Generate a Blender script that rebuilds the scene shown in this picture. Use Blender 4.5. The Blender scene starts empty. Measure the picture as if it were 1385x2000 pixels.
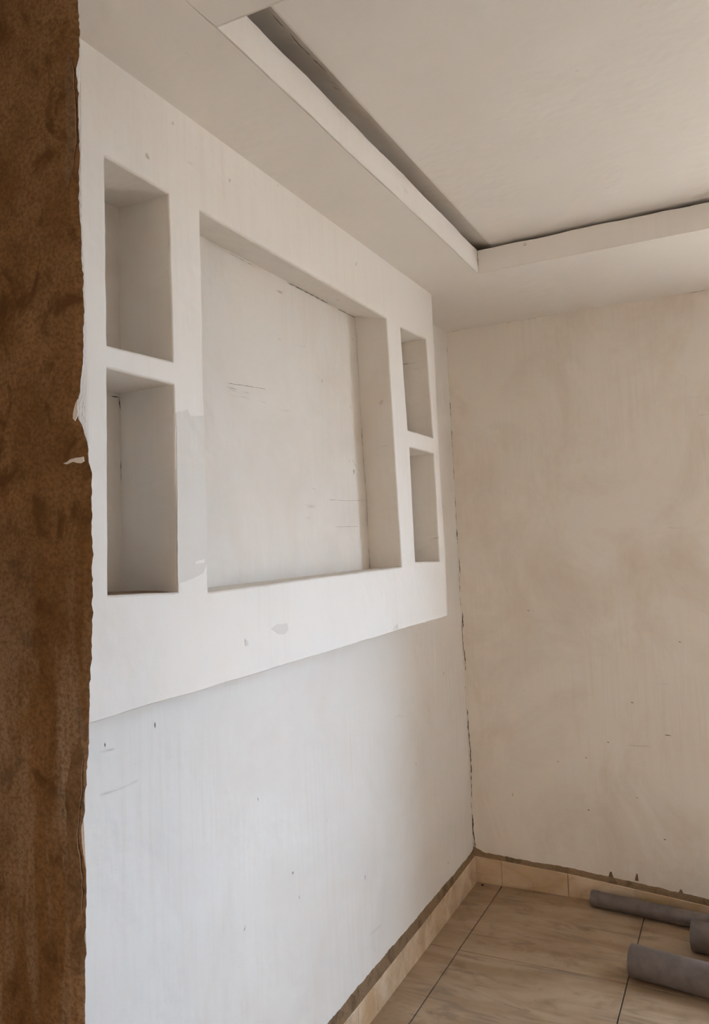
import bpy, bmesh, math, random
from mathutils import Vector, noise, geometry

# ------------------------------------------------------------------ camera, sky, sun, exposure
scene = bpy.context.scene
COL = scene.collection
random.seed(4)

CX, CY, CZ = 1.2047, -3.4786, 1.5360          # camera position in the room (metres)
YAW, PITCH, ROLL, FPX = -0.4592, 0.0838, -0.0426, 1533.42
PPX, PPY = 692.5, 927.5                       # principal point of the photo without its caption strip

_d = Vector((math.sin(YAW) * math.cos(PITCH), math.cos(YAW) * math.cos(PITCH), math.sin(PITCH)))
_r0 = Vector((math.cos(YAW), -math.sin(YAW), 0))
_u0 = _r0.cross(_d)
_r = _r0 * math.cos(ROLL) + _u0 * math.sin(ROLL)
_u = -_r0 * math.sin(ROLL) + _u0 * math.cos(ROLL)
EYE = Vector((CX, CY, CZ))

cam_data = bpy.data.cameras.new('camera')
cam = bpy.data.objects.new('camera', cam_data)
COL.objects.link(cam)
from mathutils import Matrix
cam.matrix_world = Matrix(((_r.x, _u.x, -_d.x, CX), (_r.y, _u.y, -_d.y, CY), (_r.z, _u.z, -_d.z, CZ), (0, 0, 0, 1)))
cam_data.sensor_fit = 'HORIZONTAL'
cam_data.sensor_width = 36
cam_data.lens = 36 * FPX / 1385
cam_data.shift_y = -(1000 - PPY) / 1385
cam_data.clip_start = 0.02
scene.camera = cam

world = bpy.data.worlds.new('world')
scene.world = world
world.use_nodes = True
bg = world.node_tree.nodes['Background']
bg.inputs['Color'].default_value = (0.60, 0.785, 1.0, 1)
bg.inputs['Strength'].default_value = 7.0

sun_data = bpy.data.lights.new('sun', 'SUN')
sun_data.energy = 9.0
sun_data.angle = 0.01
sun_data.color = (0.96, 0.97, 1.0)
sun = bpy.data.objects.new('sun', sun_data)
COL.objects.link(sun)
sun.rotation_euler = Vector((0.10, -0.42, -1)).to_track_quat('-Z', 'Y').to_euler()

def portal(name, loc, rot, sx, sz):
    l = bpy.data.lights.new(name, 'AREA')
    l.shape = 'RECTANGLE'; l.size = sx; l.size_y = sz
    l.cycles.is_portal = True
    o = bpy.data.objects.new(name, l); COL.objects.link(o)
    o.location = loc; o.rotation_euler = rot
    return o

WIN = (1.80, 2.60, 0.62, 2.20)                 # window opening in the back wall: x0, x1, z0, z1
DOOR = (1.3, 2.1, 0.0, 2.1)                    # doorway behind the camera
portal('window_daylight', ((WIN[0] + WIN[1]) / 2, 0.19, (WIN[2] + WIN[3]) / 2), (math.radians(-90), 0, 0), WIN[1] - WIN[0], WIN[3] - WIN[2])
portal('door_daylight', ((DOOR[0] + DOOR[1]) / 2, -5.79, (DOOR[2] + DOOR[3]) / 2), (math.radians(90), 0, 0), DOOR[1] - DOOR[0], DOOR[3] - DOOR[2])

vs = scene.view_settings
vs.view_transform = 'Standard'
vs.look = 'None'
vs.gamma = 1.0
vs.use_curve_mapping = False
vs.exposure = 2.65
scene.cycles.max_bounces = 10
scene.cycles.diffuse_bounces = 8
scene.cycles.use_adaptive_sampling = True
scene.cycles.adaptive_threshold = 0.08
scene.cycles.use_denoising = True

# ------------------------------------------------------------------ geometry helpers
def hit(px, axis, val):
    """point of the room plane (axis = val) seen at pixel px of the 1385 x 2000 photo"""
    dr = _r * ((px[0] - PPX) / FPX) - _u * ((px[1] - PPY) / FPX) + _d
    return EYE + dr * ((val - EYE[axis]) / dr[axis])

def n1(t, seed, amp, freq):
    return amp * (noise.noise(Vector((t * freq, seed * 7.31, 0.5))) + 0.5 * noise.noise(Vector((t * freq * 2.7, seed * 3.17, 4.5))))

def tag(o, label=None, cat=None, group=None, kind=None):
    if label: o['label'] = label
    if cat: o['category'] = cat
    if group: o['group'] = group
    if kind: o['kind'] = kind
    return o

def link(name, mesh, mat, parent=None, smooth=False):
    o = bpy.data.objects.new(name, mesh)
    COL.objects.link(o)
    if mat and not mesh.materials: mesh.materials.append(mat)
    if parent: o.parent = parent
    if smooth:
        for p in mesh.polygons: p.use_smooth = True
    return o

def from_data(name, verts, faces, mat, parent=None, smooth=False, recalc=True):
    me = bpy.data.meshes.new(name)
    me.from_pydata([tuple(v) for v in verts], [], faces)
    if recalc:
        bm = bmesh.new(); bm.from_mesh(me)
        bmesh.ops.recalc_face_normals(bm, faces=bm.faces)
        bm.to_mesh(me); bm.free()
    me.update()
    return link(name, me, mat, parent, smooth)

def empty(name, loc=(0, 0, 0)):
    o = bpy.data.objects.new(name, None)
    o.empty_display_size = 0.1
    COL.objects.link(o); o.location = loc
    return o

def box_mesh(name, a, b, bevel=0.0):
    bm = bmesh.new()
    bmesh.ops.create_cube(bm, size=1)
    for v in bm.verts:
        v.co = Vector([a[i] + (v.co[i] + 0.5) * (b[i] - a[i]) for i in range(3)])
    if bevel:
        bmesh.ops.bevel(bm, geom=list(bm.edges), offset=bevel, segments=1, affect='EDGES')
    me = bpy.data.meshes.new(name); bm.to_mesh(me); bm.free()
    return me

def box(name, a, b, mat, parent=None, bevel=0.0):
    return link(name, box_mesh(name, a, b, bevel), mat, parent)

def sheet(outer, holes):
    """triangulated 2-D polygon with holes -> (points, triangles)"""
    pts, edges = [], []
    for lp in [outer] + holes:
        s = len(pts); n = len(lp)
        pts += [Vector(p) for p in lp]
        edges += [(s + i, s + (i + 1) % n) for i in range(n)]
    v, e, f, *_ = geometry.delaunay_2d_cdt(pts, edges, [], 0, 1e-7)
    def inside(p, lp):
        c = False; n = len(lp); j = n - 1
        for i in range(n):
            if (lp[i][1] > p[1]) != (lp[j][1] > p[1]) and p[0] < (lp[j][0] - lp[i][0]) * (p[1] - lp[i][1]) / (lp[j][1] - lp[i][1]) + lp[i][0]:
                c = not c
            j = i
        return c
    tris = []
    for t in f:
        c = [sum(v[i][k] for i in t) / len(t) for k in (0, 1)]
        if inside(c, outer) and not any(inside(c, h) for h in holes): tris.append(tuple(t))
    return v, tris

def subdiv(corners, step, amp, freq, seed, closed=True):
    """polyline through 2-D corners, cut every step and roughened by hand-trowelled waviness"""
    out, src = [], []
    n = len(corners)
    for i in range(n if closed else n - 1):
        a, b = Vector(corners[i]), Vector(corners[(i + 1) % n])
        L = (b - a).length; k = max(1, int(L / step)); nr = Vector((-(b - a).y, (b - a).x)) / max(L, 1e-9)
        for j in range(k):
            t = j / k
            w = math.sin(math.pi * t) ** 0.4 if 0 < t < 1 else 0
            out.append(a.lerp(b, t) + nr * w * n1(t * L, seed + i * 1.7, amp, freq))
            src.append((i, t))
    if not closed:
        out.append(Vector(corners[-1])); src.append((n - 2, 1.0))
    return out, src

# ------------------------------------------------------------------ materials
def new_mat(name):
    m = bpy.data.materials.new(name); m.use_nodes = True
    nt = m.node_tree
    return m, nt, nt.nodes['Principled BSDF']

class N:
    """small node-building helper"""
    def __init__(s, nt):
        s.nt = nt
        g = nt.nodes.new('ShaderNodeNewGeometry'); s.pos = g.outputs['Position']
    def node(s, t, **k):
        n = s.nt.nodes.new(t)
        for a, b in k.items(): setattr(n, a, b)
        return n
    def put(s, sock, v):
        if hasattr(v, 'is_linked') or isinstance(v, bpy.types.NodeSocket): s.nt.links.new(v, sock)
        else: sock.default_value = v
    def scale(s, v, off=(0, 0, 0), rot=(0, 0, 0)):
        m = s.node('ShaderNodeMapping'); s.put(m.inputs['Vector'], s.pos)
        m.inputs['Scale'].default_value = v; m.inputs['Location'].default_value = off; m.inputs['Rotation'].default_value = rot
        return m.outputs[0]
    def noise(s, vec, sc, detail=4, rough=0.55, dist=0.0):
        n = s.node('ShaderNodeTexNoise'); s.put(n.inputs['Vector'], vec)
        n.inputs['Scale'].default_value = sc; n.inputs['Detail'].default_value = detail
        n.inputs['Roughness'].default_value = rough; n.inputs['Distortion'].default_value = dist
        return n.outputs['Fac']
    def ramp(s, f, lo, hi, a=0.0, b=1.0):
        n = s.node('ShaderNodeMapRange'); s.put(n.inputs[0], f)
        for i, v in zip((1, 2, 3, 4), (lo, hi, a, b)): s.put(n.inputs[i], v)
        return n.outputs[0]
    def math(s, op, a, b=0.0):
        n = s.node('ShaderNodeMath', operation=op); s.put(n.inputs[0], a); s.put(n.inputs[1], b)
        return n.outputs[0]
    def mix(s, f, a, b, blend='MIX'):
        n = s.node('ShaderNodeMix', data_type='RGBA', blend_type=blend)
        s.put(n.inputs[0], f); s.put(n.inputs[6], a); s.put(n.inputs[7], b)
        return n.outputs[2]
    def axis(s, i):
        n = s.node('ShaderNodeSeparateXYZ'); s.put(n.inputs[0], s.pos)
        return n.outputs[i]
    def bump(s, h, strength, dist, normal=None):
        n = s.node('ShaderNodeBump'); s.put(n.inputs['Height'], h)
        n.inputs['Strength'].default_value = strength; n.inputs['Distance'].default_value = dist
        if normal is not None: s.put(n.inputs['Normal'], normal)
        return n.outputs[0]

def rgba(c): return (c[0], c[1], c[2], 1)

def plaster(name, c, mottle=0.06, streak=0.05, specks=0.5, scratch=0.5, tint=(0.62, 0.55, 0.48), bump=0.35, rough=0.75, seams=()):
    """hand-trowelled skim coat: faint patches, brush streaks, specks, thin scratches, cracked seams"""
    m, nt, b = new_mat(name); k = N(nt)
    col = rgba(c)
    dark = rgba([x * y / 0.75 for x, y in zip(c, tint)])
    patch = k.noise(k.scale((1, 1, 0.8)), 2.6, 6, 0.66, 0.7)
    col = k.mix(k.ramp(patch, 0.45, 0.75, 0, mottle * 4), col, dark)
    st = k.noise(k.scale((48, 48, 2.4)), 1.0, 4, 0.65, 0.25)
    area = k.ramp(k.noise(k.scale((1, 1, 1), (3, 1, 7)), 1.7, 2), 0.42, 0.62)
    col = k.mix(k.math('MULTIPLY', k.ramp(st, 0.46, 0.7, 0, streak * 5), area), col, dark)
    hz = k.noise(k.scale((3, 3, 40), (5, 2, 1), (0.12, 0.1, 0)), 1.0, 3, 0.6, 0.8)
    col = k.mix(k.math('MULTIPLY', k.ramp(hz, 0.66, 0.72, 0, scratch), k.ramp(k.noise(k.scale((1, 1, 1), (8, 8, 3)), 6.0, 2), 0.58, 0.66)), col, rgba((0.30, 0.25, 0.20)))
    sp = k.noise(k.scale((1, 1, 0.7), (1, 9, 4)), 38.0, 1, 0.4)
    col = k.mix(k.math('MULTIPLY', k.ramp(sp, 0.785, 0.81, 0, specks), k.ramp(k.noise(k.scale((1, 1, 1), (2, 6, 9)), 3.0, 2), 0.5, 0.6)), col, rgba((0.16, 0.11, 0.08)))
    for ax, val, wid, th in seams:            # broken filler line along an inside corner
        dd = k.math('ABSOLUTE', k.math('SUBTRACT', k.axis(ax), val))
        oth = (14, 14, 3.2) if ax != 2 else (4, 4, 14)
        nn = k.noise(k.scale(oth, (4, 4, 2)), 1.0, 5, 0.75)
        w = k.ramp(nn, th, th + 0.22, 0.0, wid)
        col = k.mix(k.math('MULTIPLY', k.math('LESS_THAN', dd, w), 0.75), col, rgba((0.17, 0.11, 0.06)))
    k.put(b.inputs['Base Color'], col)
    b.inputs['Roughness'].default_value = rough
    b.inputs['Specular IOR Level'].default_value = 0.25
    h1 = k.noise(k.scale((1, 1, 1)), 5.0, 3, 0.5)
    h2 = k.noise(k.scale((1, 1, 1)), 60.0, 4, 0.6)
    h3 = k.noise(k.scale((40, 40, 3)), 1.0, 2)
    h = k.math('ADD', k.math('MULTIPLY', h1, 3.0), k.math('ADD', k.math('MULTIPLY', h2, 0.10), k.math('MULTIPLY', h3, 0.10)))
    k.put(b.inputs['Normal'], k.bump(h, bump, 0.01))
    return m

def earth(name, c, c2, c3, grain=160.0, bump=0.6, streak=True):
    """sand-cement render, unpainted"""
    m, nt, b = new_mat(name); k = N(nt)
    big = k.noise(k.scale((1, 1, 0.6)), 7.0, 5, 0.65, 0.4)
    fine = k.noise(k.pos, grain, 3, 0.7)
    col = k.mix(k.ramp(big, 0.40, 0.66), rgba(c), rgba(c2))
    blot = k.noise(k.scale((1, 1, 0.8), (3, 3, 5)), 16.0, 4, 0.6, 0.5)
    col = k.mix(k.ramp(blot, 0.54, 0.64, 0, 0.85), col, rgba([x * 0.55 for x in c]))
    if streak:
        pale = k.noise(k.scale((9, 9, 1.6), (1, 1, 8.2)), 1.0, 4, 0.6, 0.7)
        low = k.ramp(k.axis(2), 1.0, 1.62, 1.0, 0.0)
        col = k.mix(k.math('MULTIPLY', k.ramp(pale, 0.44, 0.62, 0, 0.9), low), col, rgba(c3))
    col = k.mix(k.ramp(fine, 0.4, 0.65, 0, 0.6), col, rgba([x * 0.5 for x in c]))
    k.put(b.inputs['Base Color'], col)
    b.inputs['Roughness'].default_value = 0.9
    b.inputs['Specular IOR Level'].default_value = 0.15
    h = k.math('ADD', k.math('MULTIPLY', big, 1.2), k.math('MULTIPLY', fine, 0.25))
    k.put(b.inputs['Normal'], k.bump(h, bump, 0.012))
    return m

def tile_mat(name, c, c2, c3):
    """glazed tile printed with slanting marble veins"""
    m, nt, b = new_mat(name); k = N(nt)
    v = k.noise(k.scale((2.2, 9, 6), (0, 0, 0), (0, 0, 0.75)), 1.0, 5, 0.6, 0.9)
    col = k.mix(k.ramp(v, 0.40, 0.62), rgba(c), rgba(c2))
    w = k.noise(k.scale((3, 16, 9), (4, 2, 0), (0, 0, 0.75)), 1.0, 4, 0.6, 1.2)
    col = k.mix(k.ramp(w, 0.56, 0.64, 0, 0.6), col, rgba(c3))
    dirt = k.noise(k.scale((1, 1, 1), (7, 1, 2)), 9.0, 5, 0.65)
    col = k.mix(k.ramp(dirt, 0.55, 0.75, 0, 0.6), col, rgba((0.17, 0.10, 0.055)))
    k.put(b.inputs['Base Color'], col)
    k.put(b.inputs['Roughness'], k.ramp(dirt, 0.35, 0.7, 0.32, 0.6))
    return m

def plain(name, c, rough=0.6, nscale=30.0, var=0.2, bump=0.2, spec=0.4):
    m, nt, b = new_mat(name); k = N(nt)
    n = k.noise(k.pos, nscale, 4, 0.6)
    col = k.mix(k.ramp(n, 0.35, 0.7), rgba(c), rgba([x * (1 - var) for x in c]))
    k.put(b.inputs['Base Color'], col)
    b.inputs['Roughness'].default_value = rough
    b.inputs['Specular IOR Level'].default_value = spec
    k.put(b.inputs['Normal'], k.bump(n, bump, 0.004))
    return m

M_LEFT = plaster('skim_coat_left_wall', (0.79, 0.775, 0.755), 0.07, 0.045, 0.7, 0.35)
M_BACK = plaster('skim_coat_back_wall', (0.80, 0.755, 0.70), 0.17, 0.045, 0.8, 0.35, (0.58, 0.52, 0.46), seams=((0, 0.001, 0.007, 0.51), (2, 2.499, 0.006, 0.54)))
M_UNIT = plaster('white_paint_unit', (0.84, 0.82, 0.795), 0.03, 0.03, 0.35, 0.25)
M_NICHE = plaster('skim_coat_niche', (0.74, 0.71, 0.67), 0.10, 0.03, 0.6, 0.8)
M_CEIL = plaster('ceiling_paint', (0.76, 0.73, 0.69), 0.035, 0.0, 0.12, 0.0)
M_COVE = plaster('rough_cove_plaster', (0.60, 0.56, 0.51), 0.14, 0.0, 0.5, 0.6, bump=0.8)
M_PATCH = plaster('grey_filler', (0.73, 0.71, 0.685), 0.05, 0.03, 0.3, 0.3)
M_PATCHW = plaster('white_filler', (0.84, 0.83, 0.81), 0.02, 0.02, 0.0, 0.0)
M_EARTH = earth('brown_render', (0.225, 0.115, 0.048), (0.335, 0.19, 0.095), (0.56, 0.44, 0.33))
M_EARTH2 = earth('brown_render_walls', (0.34, 0.22, 0.13), (0.40, 0.28, 0.18), (0.40, 0.30, 0.2), streak=False)
M_CEMENT = earth('grey_cement', (0.26, 0.155, 0.085), (0.30, 0.19, 0.115), (0.2, 0.16, 0.13), streak=False)
M_MORTAR = earth('skirting_mortar', (0.26, 0.17, 0.10), (0.30, 0.21, 0.13), (0.3, 0.2, 0.1), grain=220, streak=False)
M_TILE = tile_mat('floor_tile_glaze', (0.31, 0.21, 0.125), (0.40, 0.295, 0.20), (0.20, 0.145, 0.10))
M_SKIRT = tile_mat('skirting_tile_glaze', (0.50, 0.345, 0.20), (0.68, 0.55, 0.41), (0.42, 0.35, 0.29))
M_GROUT = plain('grout', (0.13, 0.08, 0.05), 0.9, 60)
M_PIPE = plain('grey_pvc', (0.19, 0.16, 0.15), 0.5, 25, 0.3, 0.15, 0.45)
M_DARK = plain('crack_shadow', (0.05, 0.035, 0.025), 0.95, 50, 0.3, 0.2, 0.1)
M_FRAME = plain('window_frame_metal', (0.12, 0.10, 0.09), 0.5, 20)
M_SAND = plain('sandy_ground', (0.25, 0.20, 0.15), 0.95, 3, 0.25)

# ------------------------------------------------------------------ dimensions of the room
H = 2.50            # underside of the lowered ceiling border
SLAB = 2.60         # underside of the main ceiling
XR = 3.40           # right wall
YP0, YP1 = -2.62, -2.445     # partition the camera looks past
D = 0.152           # front of the raised wall unit
XA, YB, Z1, YT = 0.391, -0.729, 2.586, -2.331     # tray edge and lip height
XT = 3.0

# ------------------------------------------------------------------ structure: floor
floor = empty('floor'); tag(floor, 'beige marble-look tiled floor with dark grout joints', None, None, 'structure')
box('screed', (-1.3, -5.8, -0.25), (XR + 0.2, 0.2, -0.010), M_GROUT, floor)
xs = [0.125 + 0.6 * i for i in range(-3, 7)]
ys = [-0.588 + 0.6 * i for i in range(-9, 3)]
shared = {}
for i in range(len(xs) - 1):
    for j in range(len(ys) - 1):
        a0, a1 = max(xs[i], -1.1), min(xs[i + 1], XR)
        b0, b1 = max(ys[j], -5.6), min(ys[j + 1], 0.0)
        if a1 - a0 < 0.02 or b1 - b0 < 0.02: continue
        if a1 <= 0.01 and b0 >= YP1 - 0.01: continue
        if b0 > YP1 and a0 < 0: a0 = 0.0
        key = (round(a1 - a0, 3), round(b1 - b0, 3))
        if key not in shared:
            shared[key] = box_mesh('floor_tile', (0.002, 0.002, -0.0098), (key[0] - 0.002, key[1] - 0.002, 0), 0.001)
        t = link('floor_tile', shared[key], M_TILE, floor)
        t.location = (a0, b0, 0)

# ------------------------------------------------------------------ structure: walls
def wall_sheet(name, outer, holes, to3, thick, mat, label):
    """solid wall with openings: sheet extruded by the vector thick"""
    v, tris = sheet(outer, holes)
    vv = [to3(p) for p in v]; n = len(vv)
    verts = vv + [p + Vector(thick) for p in vv]
    faces = list(tris) + [tuple(n + i for i in reversed(t)) for t in tris]
    s = 0
    for lp in [outer] + holes:
        k = len(lp)
        faces += [(s + i, s + (i + 1) % k, n + s + (i + 1) % k, n + s + i) for i in range(k)]
        s += k
    o = from_data(name, verts, faces, mat)
    return tag(o, label, None, None, 'structure')

x0, x1, z0, z1 = WIN
wall_sheet('wall_back', [(-0.2, -0.2), (XR + 0.2, -0.2), (XR + 0.2, 2.9), (-0.2, 2.9)], [[(x0, z0), (x1, z0), (x1, z1), (x0, z1)]],
           lambda p: Vector((p[0], 0, p[1])), (0, 0.2, 0), M_BACK, 'back wall with patchy beige skim coat and faint trowel marks')
box_l = box('wall_left', (-0.2, YP1 - 0.02, -0.2), (0.0, 0.0, 2.9), M_LEFT)
tag(box_l, 'pale skim-coated wall on the left below the raised unit', None, None, 'structure')
tag(box('wall_right', (XR, -5.8, -0.2), (XR + 0.2, 0.0, 2.9), M_BACK), 'skim-coated wall at the right side', None, None, 'structure')
x0, x1, z0, z1 = DOOR
wall_sheet('wall_rear', [(-1.1, -0.2), (x0, -0.2), (x0, z1), (x1, z1), (x1, -0.2), (XR, -0.2), (XR, 2.9), (-1.1, 2.9)], [],
           lambda p: Vector((p[0], -5.6, p[1])), (0, -0.2, 0), M_EARTH2, 'unpainted brown rendered wall behind the viewpoint')
tag(box('wall_side', (-1.3, -5.8, -0.2), (-1.1, YP0 + 0.01, 2.9), M_EARTH2), 'unpainted brown rendered wall of the front room', None, None, 'structure')

# the partition stub beside the opening: brown render with a ragged, hand-cut corner
edge_px = [(146, -60), (146, 0), (149, 60), (147, 110), (141, 130), (147, 200), (149, 300), (147, 380), (151, 430), (153, 470), (157, 600), (155, 720),
           (148, 765), (143, 815), (156, 835), (164, 870), (172, 925), (173, 1000), (175, 1100), (175, 1200), (172, 1300), (168, 1400), (166, 1470),
           (162, 1540), (157, 1565), (159, 1590), (152, 1630), (154, 1655), (163, 1712), (162, 1760), (160, 1855), (160, 2000), (160, 2600)]
far_px = [(151, -60), (152, 0), (155, 75), (158, 200), (158, 320), (160, 450), (167, 600), (170, 700), (171, 800), (172, 870), (173, 930), (174, 1000), (176, 1100), (176, 1200),
          (173, 1300), (169, 1400), (167, 1470), (164, 1540), (163, 1565), (162, 1590), (164, 1630), (166, 1690), (164, 1712), (163, 1760), (161, 1855), (161, 2000), (161, 2600)]
def profile(pxs, y, floor_z, top_z):
    pts = sorted([(hit(p, 1, y).z, hit(p, 1, y).x) for p in pxs])
    def f(z):
        if z <= pts[0][0]: return pts[0][1]
        for (za, xa), (zb, xb) in zip(pts, pts[1:]):
            if za <= z <= zb: return xa + (xb - xa) * (z - za) / (zb - za)
        return pts[-1][1]
    return f
fe = profile(edge_px, YP0, 0, H); ff = profile(far_px, YP1, 0, H)
verts, faces = [], []; K = 420
rev_v, rev_f = [], []
for i in range(K + 1):
    z = -0.01 + (H + 0.02) * i / K
    rough = 0.0026 * noise.noise(Vector((z * 55, 1.3, 0))) + 0.0026 * noise.noise(Vector((z * 140, 5.3, 0)))
    xe = fe(z) + rough
    xf = ff(z) + 0.0006 * noise.noise(Vector((z * 60, 9.3, 0)))
    verts += [(-1.1, YP0, z), (xe - 0.05, YP0, z), (xe - 0.012, YP0 + 0.001, z), (xe, YP0 + 0.006, z), (xf, YP1, z), (-1.1, YP1, z)]
    rev_v += [(xe + 0.0004, YP0 + 0.0065, z), (xf + 0.0008, YP1 + 0.0003, z)]
    if i:
        a, b = (i - 1) * 6, i * 6
        faces += [(a + k, a + (k + 1) % 6, b + (k + 1) % 6, b + k) for k in range(6)]
        rev_f.append((2 * i - 2, 2 * i - 1, 2 * i + 1, 2 * i))
faces += [(5, 4, 3, 2, 1, 0), tuple(K * 6 + k for k in range(6))]
stub = from_data('wall_front', verts, faces, M_EARTH)
tag(stub, 'dark brown unpainted render of the partition at the left edge', None, None, 'structure')
M_REVEAL = plaster('smeared_white_reveal', (0.66, 0.63, 0.60), 0.12, 0.3, 1.0, 0.5, (0.4, 0.33, 0.27))
zcut = hit((172, 900), 1, YP0).z
keep = [f for f in rev_f if rev_v[f[0]][2] > zcut]
from_data('painted_reveal', rev_v, keep, M_REVEAL, stub, recalc=False)['label'] = 'white paint smeared along the opening edge'
tag(box('wall_front_far', (XT - 0.2, YP0, -0.2), (XR, YP1, H), M_EARTH2), 'brown rendered partition end across the opening', None, None, 'structure')

# ------------------------------------------------------------------ structure: ceiling
XC = 0.437                                   # where the flat skim coat of the upper ceiling stops
ceil = box('ceiling', (XC, -5.8, SLAB), (XR + 0.2, 0.2, SLAB + 0.2), M_CEIL)
tag(ceil, 'flat pale upper ceiling inside the recessed tray', None, None, 'structure')
box('ceiling_flank', (-1.3, -5.8, SLAB + 0.066), (XC, 0.2, SLAB + 0.2), M_CEIL, ceil)
vs_, fs_ = [], []; n = 260                     # rough unskimmed margin that rises behind the lip
for i in range(n + 1):
    y = YP1 + (-0.60 - YP1) * i / n
    g = 1.0 - 0.62 * max(0.0, (y + 1.9) / 1.3)
    for j, (x, dz) in enumerate(((XC + 0.004, -0.0006), (XC - 0.004, 0.003), (XC - 0.016, 0.012), (XC - 0.034, 0.022), (XC - 0.060, 0.032), (XC - 0.105, 0.036))):
        w = n1(y, 11 + j * 0.25, 0.0035, 5.0) * (0.5 if j < 1 else 1)
        vs_.append((x + w, y, SLAB + dz * g + (0.0012 * noise.noise(Vector((y * 35, j, 3))) if j else 0)))
    if i:
        for j in range(5):
            p, q = (i - 1) * 6 + j, i * 6 + j
            fs_.append((p, p + 1, q + 1, q))
o = from_data('ceiling_margin', vs_, fs_, M_COVE, ceil, True)
o['label'] = 'rough unskimmed margin of the upper ceiling'

def soffit_fascia(name, label, p0, p1, inward, outer_off, lip=0.02, seed=1, amp=0.004, zlip=Z1):
    """one side of the lowered border: soffit board, ragged fascia lip along p0-p1 (tray edge)"""
    root = empty(name); tag(root, label, None, None, 'structure')
    p0, p1, inw = Vector((*p0, 0)), Vector((*p1, 0)), Vector((*inward, 0))
    L = (p1 - p0).length; n = max(8, int(L / 0.02))
    rows = []
    for i in range(n + 1):
        s = i / n; p = p0.lerp(p1, s)
        wv = n1(s * L, seed, 0.0022, 2.5)
        top = zlip + n1(s * L, seed + 5, amp, 6.0) + 0.0012 * noise.noise(Vector((s * L * 60, seed, 2)))
        q = p + inw * wv
        rows.append([q + Vector((0, 0, H + 0.0008 * wv / 0.002)), q + Vector((0, 0, top)), q - inw * lip + Vector((0, 0, top + 0.002)), q - inw * lip + Vector((0, 0, H + 0.03))])
    verts = [v for r in rows for v in r]; faces = []
    for i in range(n):
        for k in range(4):
            faces.append((i * 4 + k, i * 4 + (k + 1) % 4, (i + 1) * 4 + (k + 1) % 4, (i + 1) * 4 + k))
    faces += [(0, 1, 2, 3), (n * 4, n * 4 + 3, n * 4 + 2, n * 4 + 1)]
    from_data('fascia', verts, faces, M_UNIT, root)
    return root, rows

def soffit(root, poly, mat=M_CEIL, z0=H, z1=H + 0.03):
    n = len(poly)
    v = [(x, y, z0) for x, y in poly] + [(x, y, z1) for x, y in poly]
    f = [tuple(range(n)), tuple(range(n, 2 * n))] + [(i, (i + 1) % n, n + (i + 1) % n, n + i) for i in range(n)]
    return from_data('soffit', v, f, mat, root)

r1, rows1 = soffit_fascia('trim_1', 'lowered ceiling border running above the niche unit', (XA, YT), (XA, YB), (1, 0), 0, 0.012, 1.0, 0.0035)
soffit(r1, [(0, YP1)] + [(XA - 0.004, YP1)] + [(r[0].x - 0.004, r[0].y) for r in rows1[::4]] + [(XA - 0.004, YB), (XA - 0.004, 0.0), (0, 0.0)])
r2, rows2 = soffit_fascia('trim_2', 'lowered ceiling border along the back wall', (XA, YB), (XT, YB), (0, -1), 0, 0.02, 2.0, 0.004)
soffit(r2, [(XA - 0.004, 0.0), (XA - 0.004, YB + 0.004)] + [(r[0].x, r[0].y + 0.004) for r in rows2[1::4]] + [(XT, YB + 0.004), (XR, 0.0)])
r3, rows3 = soffit_fascia('trim_3', 'lowered ceiling border nearest the opening', (XA, YT), (XT, YT), (0, 1), 0, 0.02, 3.0, 0.002)
soffit(r3, [(XA - 0.004, YP1)] + [(r[0].x, r[0].y - 0.004) for r in rows3[::4]] + [(XT, YT - 0.004), (XR, YP1)])
r4, rows4 = soffit_fascia('trim_4', 'lowered ceiling border along the right wall', (XT, YT), (XT, YB), (-1, 0), 0, 0.02, 4.0, 0.003)
soffit(r4, [(XR, YP1), (XT + 0.004, YT)] + [(r[0].x + 0.004, r[0].y) for r in rows4[::4]] + [(XT + 0.004, YB), (XR, 0.0)])
# sides of the trough above the border
box('cove_side', (0.30, YP1, H + 0.03), (0.325, -0.605, SLAB + 0.066), M_EARTH2, r1)  # hidden strip added to block light behind the lip
box('cove_side', (0.34, -0.605, H + 0.03), (XR, -0.58, SLAB), M_EARTH2, r2)
box('cove_side', (0.34, YP1, H + 0.03), (XR, YP1 + 0.02, SLAB), M_EARTH2, r3)
box('cove_side', (XT + 0.25, YP1, H + 0.03), (XT + 0.27, 0, SLAB), M_EARTH2, r4)

# header over the opening, painted underneath
hd = box('trim_5', (-1.1, YP0, H - 0.002), (XR, YP1 + 0.001, SLAB), M_CEIL)
tag(hd, 'plastered lintel underside at the top left corner', None, None, 'structure')

# ------------------------------------------------------------------ raised wall unit with five niches
unit = empty('niche_wall_unit', (0, -1.5, 1.24))
tag(unit, 'white plastered wall unit with one big recess and four small niches', 'wall unit')
def local(o):
    o.matrix_parent_inverse = Matrix.Translation(-Vector(unit.location)); return o

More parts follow.
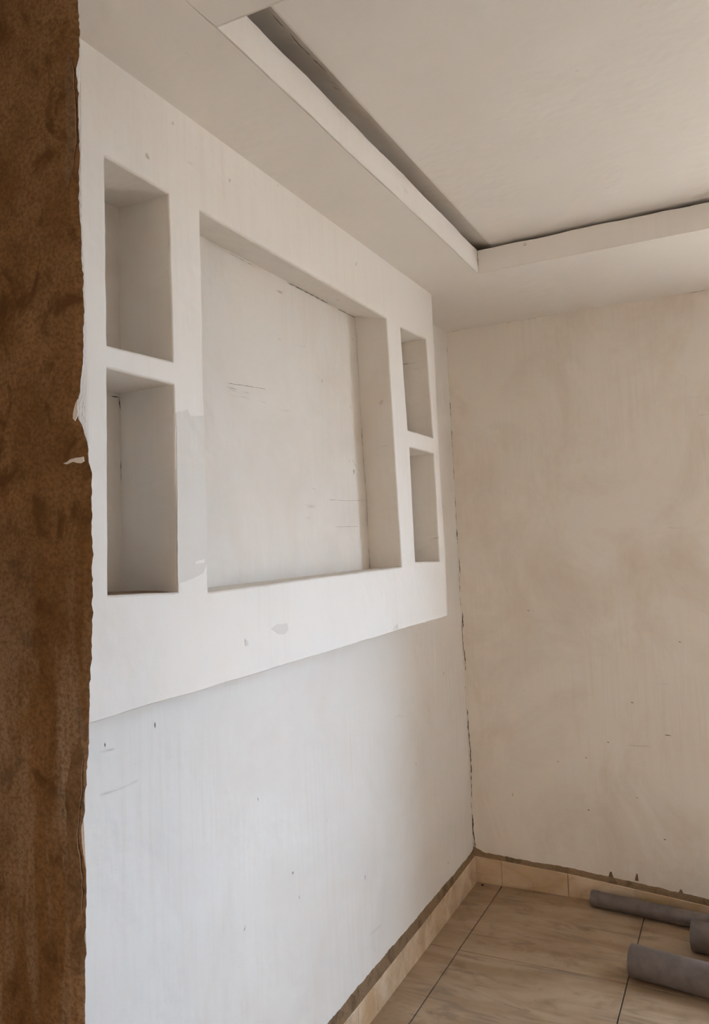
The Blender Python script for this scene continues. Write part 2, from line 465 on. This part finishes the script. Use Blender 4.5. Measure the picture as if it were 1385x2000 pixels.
niches = [   # name, corner loop (y, z): top-near, top-far, bottom-far, bottom-near; depth plane; back corners
    ('niche', [(-2.375, 2.294), (-2.190, 2.292), (-2.188, 1.928), (-2.377, 1.923)], 0.010, None),
    ('niche', [(-2.378, 1.879), (-2.187, 1.878), (-2.189, 1.447), (-2.385, 1.456)], 0.004, None),
    ('niche', [(-2.080, 2.294), (-1.051, 2.292), (-1.019, 1.442), (-2.087, 1.439)], 0.034, [(-2.080, 2.3145), (-1.051, 2.3155), (-1.019, 1.438), (-2.087, 1.439)]),
    ('niche', [(-0.929, 2.287), (-0.679, 2.299), (-0.653, 1.918), (-0.905, 1.921)], 0.030, None),
    ('niche', [(-0.897, 1.859), (-0.655, 1.856), (-0.652, 1.445), (-0.895, 1.454)], 0.030, None),
]
labels = ['upper small niche beside the brown partition', 'lower small niche beside the brown partition', 'large recess for a screen',
          'upper small niche nearest the corner', 'lower small niche nearest the corner']
zB = 1.2385; yF = -0.593
bottom = [(YP1 - 0.004, 1.240), (-2.0, 1.2385), (-1.5, 1.238), (-1.0, 1.239), (yF - 0.012, 1.2365), (yF - 0.003, 1.242)]
right = [(yF, 1.262), (yF + 0.004, 1.5), (yF - 0.006, 1.8), (yF - 0.004, 2.0), (yF - 0.002, 2.25), (yF + 0.002, H + 0.006)]
o1, _ = subdiv(bottom, 0.018, 0.0016, 14, 21, closed=False)
o2, _ = subdiv(right, 0.025, 0.0015, 9, 22, closed=False)
outer = o1 + o2 + [Vector((YP1 - 0.004, H + 0.006))]
RB = 0.0045
fronts, lin = [], []
for k, (nm, lp, xb, back) in enumerate(niches):
    pts, src = subdiv(lp, 0.016, 0.0013, 16, 30 + k * 5)
    c = sum((Vector(p) for p in lp), Vector((0, 0))) / 4
    m = len(pts)
    off = []
    for i in range(m):
        t = pts[(i + 1) % m] - pts[i - 1]; nr = Vector((-t.y, t.x)).normalized()
        if nr.dot(pts[i] - c) < 0: nr = -nr
        off.append(nr)
    fronts.append([pts[i] + off[i] * RB for i in range(m)])
    lin.append((pts, off, src))
v, tris = sheet(outer, fronts)
verts = [Vector((D, p[0], p[1])) for p in v]
faces = list(tris)
# outer rim: rounded arris, then back to the wall
m = len(outer); base = len(verts)
for dep, sh in ((D - 0.004, 0.0025), (0.0005, 0.003)):
    for p in outer: verts.append(Vector((dep, p[0] + (sh if p[0] > yF - 0.05 else 0), p[1] - (sh if p[1] < 1.3 else 0))))
for i in range(m):
    j = (i + 1) % m
    faces += [(i, j, base + j, base + i), (base + i, base + j, base + m + j, base + m + i)]
local(from_data('front_panel', verts, faces, M_UNIT, unit))
for k, (nm, lp, xb, back) in enumerate(niches):
    pts, off, src = lin[k]; m = len(pts); bl = back or lp
    rings = [[Vector((D, *(pts[i] + off[i] * RB))) for i in range(m)],
             [Vector((D - RB * 0.12, *(pts[i] + off[i] * RB * 0.5))) for i in range(m)],
             [Vector((D - RB * 0.5, *(pts[i] + off[i] * RB * 0.12))) for i in range(m)],
             [Vector((D - RB, *pts[i])) for i in range(m)]]
    bk = []
    for i in range(m):
        e, t = src[i]; q = Vector(bl[e]).lerp(Vector(bl[(e + 1) % 4]), t)
        bk.append(Vector((xb, *q)))
    for s in (0.35, 0.7): rings.append([rings[3][i].lerp(bk[i], s) + Vector((0, n1(i * 0.05, k + s, 0.001, 8), n1(i * 0.05, k + s + 9, 0.001, 8))) for i in range(m)])
    rings.append(bk)
    root = empty('niche', tuple(rings[0][0])); root.parent = unit; local(root)
    root['label'] = labels[k]
    vv = [p for r in rings for p in r]; ff_ = []
    for r in range(len(rings) - 1):
        for i in range(m):
            j = (i + 1) % m
            ff_.append((r * m + i, r * m + j, (r + 1) * m + j, (r + 1) * m + i))
    inv = Matrix.Translation(-rings[0][0])
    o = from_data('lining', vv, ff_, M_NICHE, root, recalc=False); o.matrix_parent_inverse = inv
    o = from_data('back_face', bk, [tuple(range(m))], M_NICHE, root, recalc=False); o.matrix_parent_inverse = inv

def patch(name, pxs, axis, val, mat, parent, out, thick=0.0008, seed=1.0, amp=0.0015, lab=None, fix=None):
    """thin skim of filler trowelled onto a wall face"""
    pts = [hit(p, axis, val) for p in pxs]
    oth = [i for i in range(3) if i != axis]
    lp, _ = subdiv([(p[oth[0]], p[oth[1]]) for p in pts], 0.006, amp, 60, seed)
    v, tris = sheet(lp, [])
    def to3(p, dlt):
        q = [0, 0, 0]; q[oth[0]], q[oth[1]], q[axis] = p[0], p[1], val + out * dlt
        return Vector(q)
    n = len(v); m = len(lp)
    verts = [to3(p, thick) for p in v] + [to3(p, -0.0005) for p in lp]
    faces = list(tris) + [(i, (i + 1) % m, n + (i + 1) % m, n + i) for i in range(m)]
    o = from_data(name, verts, faces, mat, parent)
    if fix: fix(o)
    if lab: o['label'] = lab
    return o

patch('filler_patch', [(343, 806), (366, 800), (372, 812), (398, 812), (400, 900), (403, 1000), (405, 1100), (397, 1119), (380, 1128), (362, 1136), (347, 1141), (346, 1000), (345, 880)], 0, D, M_PATCH, unit, 1, lab='greyer filler on the post between niches', fix=local)
patch('filler_patch', [(383, 1096), (399, 1092), (399, 1099), (378, 1101)], 0, D + 0.0008, M_PATCHW, unit, 1, seed=4, fix=local, amp=0.0006)
patch('filler_patch', [(530, 1228), (541, 1220), (561, 1217), (563, 1230), (555, 1239), (543, 1238)], 0, D, M_PATCH, unit, 1, seed=2, lab='small grey filler patch below the recess', fix=local)
patch('filler_patch', [(478, 1248), (484, 1252), (485, 1262), (479, 1262)], 0, D, M_PATCH, unit, 1, seed=6, fix=local, amp=0.0006)
patch('filler_patch', [(767, 1231), (776, 1218), (779, 1229)], 0, D, M_PATCH, unit, 1, seed=8, fix=local, amp=0.0006)

def crack(pxs, axis, val, out, width, parent, fix=None, name='crack', seed=0.0):
    """open dark joint: narrow ragged sliver"""
    pts = [hit(p, axis, val) for p in pxs]; L = []
    for a, b in zip(pts, pts[1:]):
        k = max(2, int((b - a).length / 0.006))
        L += [a.lerp(b, i / k) for i in range(k)]
    L.append(pts[-1])
    verts, faces = [], []
    nrm = Vector([out if i == axis else 0 for i in range(3)])
    for i, p in enumerate(L):
        t = (L[min(i + 1, len(L) - 1)] - L[max(i - 1, 0)]).normalized()
        side = nrm.cross(t)
        w = width * max(0.12, 0.6 + 0.9 * noise.noise(Vector((i * 0.35, seed, 1)))) * min(1, (i + 0.3) / 2, (len(L) - i - 0.7) / 2)
        s = width * 0.5 * noise.noise(Vector((i * 0.2, seed, 7)))
        verts += [p + side * (s - w / 2) + nrm * 0.0007, p + side * (s + w / 2) + nrm * 0.0007]
        if i: faces.append((2 * i - 2, 2 * i - 1, 2 * i + 1, 2 * i))
    o = from_data(name, verts, faces, M_DARK, parent, recalc=False)
    if fix: fix(o)
    return o

XBIG = 0.034
crack([(560, 551), (585, 564), (612, 578), (640, 593)], 0, XBIG, 1, 0.003, unit, local, seed=1)
crack([(660, 604), (676, 612)], 0, XBIG, 1, 0.0025, unit, local, seed=2)
crack([(678, 613), (694, 621)], 0, XBIG, 1, 0.002, unit, local, seed=3)
crack([(695, 620), (697, 680), (701, 760)], 0, XBIG, 1, 0.0012, unit, local, seed=4)
crack([(706, 835), (708, 870)], 0, XBIG, 1, 0.003, unit, local, seed=5)
crack([(708, 885), (714, 950), (718, 1030)], 0, XBIG, 1, 0.0015, unit, local, seed=6)
crack([(720, 1070), (723, 1112)], 0, XBIG, 1, 0.0022, unit, local, seed=7)
crack([(445, 493), (475, 509), (500, 522)], 0, XBIG, 1, 0.0010, unit, local, seed=8)
crack([(440, 748), (470, 752), (518, 760)], 0, XBIG, 1, 0.0012, unit, local, seed=9)
crack([(697, 850), (702, 872)], 0, XBIG, 1, 0.0016, unit, local, seed=10)
crack([(684, 892), (697, 913), (706, 927)], 0, XBIG, 1, 0.0010, unit, local, seed=11)
crack([(640, 976), (680, 978), (712, 977)], 0, XBIG, 1, 0.0008, unit, local, seed=12)
crack([(655, 1029), (700, 1028)], 0, XBIG, 1, 0.0009, unit, local, seed=13)
XL = 0.004
crack([(232, 776), (235, 800), (235.5, 812)], 0, XL, 1, 0.003, unit, local, seed=14)
crack([(235.5, 900), (236, 938)], 0, XL, 1, 0.002, unit, local, seed=15)
crack([(216, 774), (234, 777)], 0, XL, 1, 0.003, unit, local, seed=16)

dv, df = [], []                                # thin layer of brown dirt lying on the floor of the lower near niche
for i in range(19):
    y = -2.383 + 0.192 * i / 18
    zf = 1.456 + (1.447 - 1.456) * (y + 2.385) / 0.196
    dv += [(0.006, y, zf + 0.001), (0.05, y, zf + 0.004 + n1(y, 71, 0.001, 40)), (0.10, y, zf + 0.003 + n1(y, 72, 0.001, 40)), (0.138 + n1(y, 73, 0.004, 30), y, zf + 0.0006)]
    if i: df += [(4 * i - 4 + k, 4 * i - 3 + k, 4 * i + 1 + k, 4 * i + k) for k in range(3)]
o = local(from_data('floor_dirt', dv, df, M_MORTAR, unit, True))
o['label'] = 'brown dirt on the niche floor'

# ------------------------------------------------------------------ partition details
patch('paint_smear', [(124, 905), (138, 897), (150, 894), (163, 892), (165, 901), (150, 904)], 1, YP0, M_PATCHW, stub, -1, seed=3, amp=0.003)
patch('paint_smear', [(146, 795), (152, 780), (152, 812), (147, 822), (143, 818)], 1, YP0, M_PATCHW, stub, -1, seed=5, amp=0.002)
patch('cement_patch', [(132, 95), (141, 120), (147, 200), (149, 270), (143, 330), (132, 370), (126, 330), (130, 240), (127, 160)], 1, YP0, M_CEMENT, stub, -1, seed=7, amp=0.003)
patch('cement_patch', [(143, 1470), (156, 1440), (162, 1480), (160, 1540), (155, 1580), (150, 1630), (153, 1660), (161, 1715), (159, 1780), (148, 1795), (130, 1785), (134, 1700), (131, 1600), (128, 1540)], 1, YP0, M_CEMENT, stub, -1, seed=9, amp=0.003)

# ------------------------------------------------------------------ skirting
SK = 0.012
bb = empty('baseboard_back'); tag(bb, 'beige tile skirting with brown mortar along the back wall', None, None, 'structure')
bl_ = empty('baseboard_left'); tag(bl_, 'beige tile skirting with brown mortar along the left wall', None, None, 'structure')
def zt_back(x):
    pts = [(0, 0.112), (0.12, 0.107), (0.42, 0.094), (0.70, 0.070), (0.96, 0.044), (1.6, 0.044), (9, 0.044)]
    for (a, za), (b, zb) in zip(pts, pts[1:]):
        if a <= x <= b: return za + (zb - za) * (x - a) / (b - a)
    return pts[0][1]
def skirt_tile(par, along, a, b, zt):
    """one cut skirting tile between a and b along the wall"""
    prof = lambda s: [(s, SK, 0.001), (s, SK, zt(s) - 0.002), (s, SK - 0.002, zt(s)), (s, 0.0, zt(s)), (s, 0.0, 0.001)]
    pts = prof(a + 0.0012) + prof(b - 0.0012)
    vv = [((p[0], -p[1], p[2]) if along == 0 else (p[1], -p[0], p[2])) for p in pts]
    f = [(0, 1, 2, 3, 4), (9, 8, 7, 6, 5)] + [(i, 5 + i, 5 + (i + 1) % 5, (i + 1) % 5) for i in range(5)]
    return from_data('skirting_tile', vv, f, M_SKIRT, par)
for a, b in ((0.0, 0.128), (0.128, 0.416), (0.416, 1.016), (1.016, 1.616), (1.616, 2.216), (2.216, 2.816), (2.816, XR)): skirt_tile(bb, 0, a, b, zt_back)
for a, b in ((SK, 0.22), (0.22, 0.60), (0.60, 1.20), (1.20, 1.80), (1.80, 2.43)): skirt_tile(bl_, 1, a, b, lambda s: 0.112 - 0.020 * min(1, s / 0.8))
def backing(par, along, length, zt):
    n = 24; vv, f = [], []
    for i in range(n + 1):
        t = length * i / n
        for p in ((t, SK - 0.004, 0.001), (t, SK - 0.004, zt(t) - 0.004)): vv.append((p[0], -p[1], p[2]) if along == 0 else (p[1], -p[0], p[2]))
        if i: f.append((2 * i - 2, 2 * i - 1, 2 * i + 1, 2 * i))
    return from_data('grout_bed', vv, f, M_GROUT, par, recalc=False)
backing(bb, 0, XR, zt_back); backing(bl_, 1, 2.43, lambda t: 0.112 - 0.020 * min(1, t / 0.8))
def mortar(par, along, length, zlo, zhi, seed):
    vv, ff2 = [], []; n = int(length / 0.008)
    for i in range(n + 1):
        s = length * i / n
        hi = zhi(s) + n1(s, seed, 0.004, 18) + 0.002 * noise.noise(Vector((s * 90, seed, 1)))
        lo = zlo(s)
        row = [(s, SK - 0.003, lo - 0.002), (s, SK - 0.004 + n1(s, seed + 2, 0.001, 25), lo + 0.004), (s, 0.0045 + n1(s, seed + 3, 0.0012, 25), (lo + hi) / 2), (s, 0.0016, hi - 0.001), (s, -0.001, hi)]
        vv += [((p[0], -p[1], p[2]) if along == 0 else (p[1], -p[0], p[2])) for p in row]
        if i:
            a, b = (i - 1) * 5, i * 5
            ff2 += [(a + k, a + k + 1, b + k + 1, b + k) for k in range(4)]
    o = from_data('mortar_strip', vv, ff2, M_MORTAR, par, True)
    o['label'] = 'ragged brown mortar above the skirting tiles'
    return o
mortar(bb, 0, 2.0, zt_back, lambda s: zt_back(s) + 0.016 + 0.012 * min(1, s) + 0.022 * max(0, 1 - s / 0.05), 51)
mortar(bl_, 1, 2.43, lambda s: 0.112 - 0.020 * min(1, s / 0.8), lambda s: 0.130 + 0.006 * min(1, s) + 0.012 * max(0, 1 - s / 0.05), 52)
for px, w in (((1193, 1702), 6), ((1244, 1706), 4), ((1330, 1737), 9)):       # nicks in the plaster just above
    patch('mortar_nick', [(px[0] - w, px[1] + 14), (px[0] - 1, px[1]), (px[0] + 2, px[1] + 1), (px[0] + w, px[1] + 15)], 1, 0.0, M_MORTAR, bb, -1, seed=px[0], amp=0.0012)
WB = bpy.data.objects['wall_back']; WL = bpy.data.objects['wall_left']
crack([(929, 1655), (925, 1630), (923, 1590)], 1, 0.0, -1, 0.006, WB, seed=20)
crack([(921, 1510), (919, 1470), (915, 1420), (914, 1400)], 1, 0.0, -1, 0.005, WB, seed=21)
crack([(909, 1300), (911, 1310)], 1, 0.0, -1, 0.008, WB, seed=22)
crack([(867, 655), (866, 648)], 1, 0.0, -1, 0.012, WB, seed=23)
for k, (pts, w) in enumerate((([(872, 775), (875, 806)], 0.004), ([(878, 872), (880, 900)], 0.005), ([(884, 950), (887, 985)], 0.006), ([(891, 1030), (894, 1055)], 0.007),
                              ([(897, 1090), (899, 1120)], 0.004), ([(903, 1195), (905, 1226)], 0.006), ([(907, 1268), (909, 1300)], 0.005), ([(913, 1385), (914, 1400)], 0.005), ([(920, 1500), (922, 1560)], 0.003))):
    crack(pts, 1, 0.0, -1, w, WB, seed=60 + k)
for k, pts in enumerate(([(532, 28), (556, 55)], [(566, 64), (585, 88), (606, 108)], [(612, 115), (640, 142)], [(648, 168), (668, 178)])):
    crack(pts, 2, SLAB, -1, 0.0022, ceil, seed=80 + k)
for px, w in (((1305, 1436), 7), ((1235, 1372), 3), ((1090, 1488), 2), ((1145, 1480), 2), ((1188, 1450), 2), ((1150, 1582), 2), ((1244, 1558), 3), ((1299, 1640), 3), ((1328, 1254), 3), ((1032, 1193), 3)):
    crack([(px[0] - w, px[1] - 1), (px[0], px[1]), (px[0] + w, px[1] + 1)], 1, 0.0, -1, 0.004, WB, name='scuff', seed=px[0])
for px, w in (((866, 1316), 2), ((837, 1388), 2), ((812, 1491), 3), ((503, 1561), 2), ((302, 1416), 4), ((204, 1455), 3)):
    crack([(px[0], px[1] - w - 2), (px[0] + 0.5, px[1]), (px[0] + 1, px[1] + w + 2)], 0, 0.0, 1, 0.003, WL, name='scuff', seed=px[0])

# ------------------------------------------------------------------ grey pipes lying on the floor
def pipe(label, x, y, ang, length, r, collar, group):
    root = empty('plastic_pipe', (x, y, 0)); root.rotation_euler = (0, 0, ang)
    tag(root, label, 'pipe', group)
    seg = 32; wall = r * 0.10
    def tube(name, s0, s1, ro, ri):
        vv, f = [], []
        prof = [(s0, ri), (s0, ro - 0.0012), (s0 + 0.0012, ro), (s1 - 0.0012, ro), (s1, ro - 0.0012), (s1, ri)]
        for s, rr in prof:
            for i in range(seg):
                t = 2 * math.pi * i / seg
                vv.append((s, rr * math.cos(t), base_r + rr * math.sin(t)))
        k = len(prof)
        for a in range(k):
            for i in range(seg):
                j = (i + 1) % seg; b = (a + 1) % k
                f.append((a * seg + i, a * seg + j, b * seg + j, b * seg + i))
        return from_data(name, vv, f, M_PIPE, root, True)
    base_r = r * (1.09 if collar else 1.0)
    tube('tube', 0.004 if collar else 0.0, length, r, r - wall)
    if collar: tube('socket_collar', 0.0, collar, r * 1.08, r - wall * 0.5)
    return root
G = 'grey plastic pipes on the floor'
pipe('long thin grey plastic pipe lying closest to the skirting', 0.520, -0.058, math.radians(-7.0), 1.7, 0.029, 0.03, G)
pipe('thick grey plastic pipe lying in front of the thin pipe', 0.915, -0.275, math.radians(-6.0), 1.5, 0.052, 0.0, G)
pipe('grey plastic pipe lying farthest from the back wall', 0.735, -0.53, math.radians(-9.0), 1.4, 0.052, 0.0, G)
box('debris_crumb', (0.040, -0.040, 0.0), (0.050, -0.032, 0.006), M_DARK, None, 0.002)
tag(bpy.data.objects['debris_crumb'], 'small dark crumb on the floor tile in the corner', 'debris')

# ------------------------------------------------------------------ window frame (right of the view) and ground outside
w1 = empty('window_1', (WIN[0], 0.1, WIN[2])); tag(w1, 'dark metal window frame in the back wall', None, None, 'structure')
inv = Matrix.Translation(-Vector(w1.location))
for a, b in (((WIN[0], 0.08, WIN[2]), (WIN[0] + 0.03, 0.12, WIN[3])), ((WIN[1] - 0.03, 0.08, WIN[2]), (WIN[1], 0.12, WIN[3])),
             ((WIN[0], 0.08, WIN[2]), (WIN[1], 0.12, WIN[2] + 0.03)), ((WIN[0], 0.08, WIN[3] - 0.03), (WIN[1], 0.12, WIN[3])),
             ((2.185, 0.08, WIN[2]), (2.215, 0.12, WIN[3]))):
    o = box('frame_bar', a, b, M_FRAME, w1); o.matrix_parent_inverse = inv
tag(box('wall_yard_bounce', (-8, -9.6, -0.26), (12, -9.3, 6.0), M_EARTH2), 'added brown wall outside the doorway, unseen, for warm bounce', None, None, 'structure')  # unseen wall added so sunlit brown bounces warm light through the doorway
gr = box('ground', (-25, -30, -0.4), (28, 25, -0.25), M_SAND)
tag(gr, 'sandy ground outside the building', None, None, 'structure')
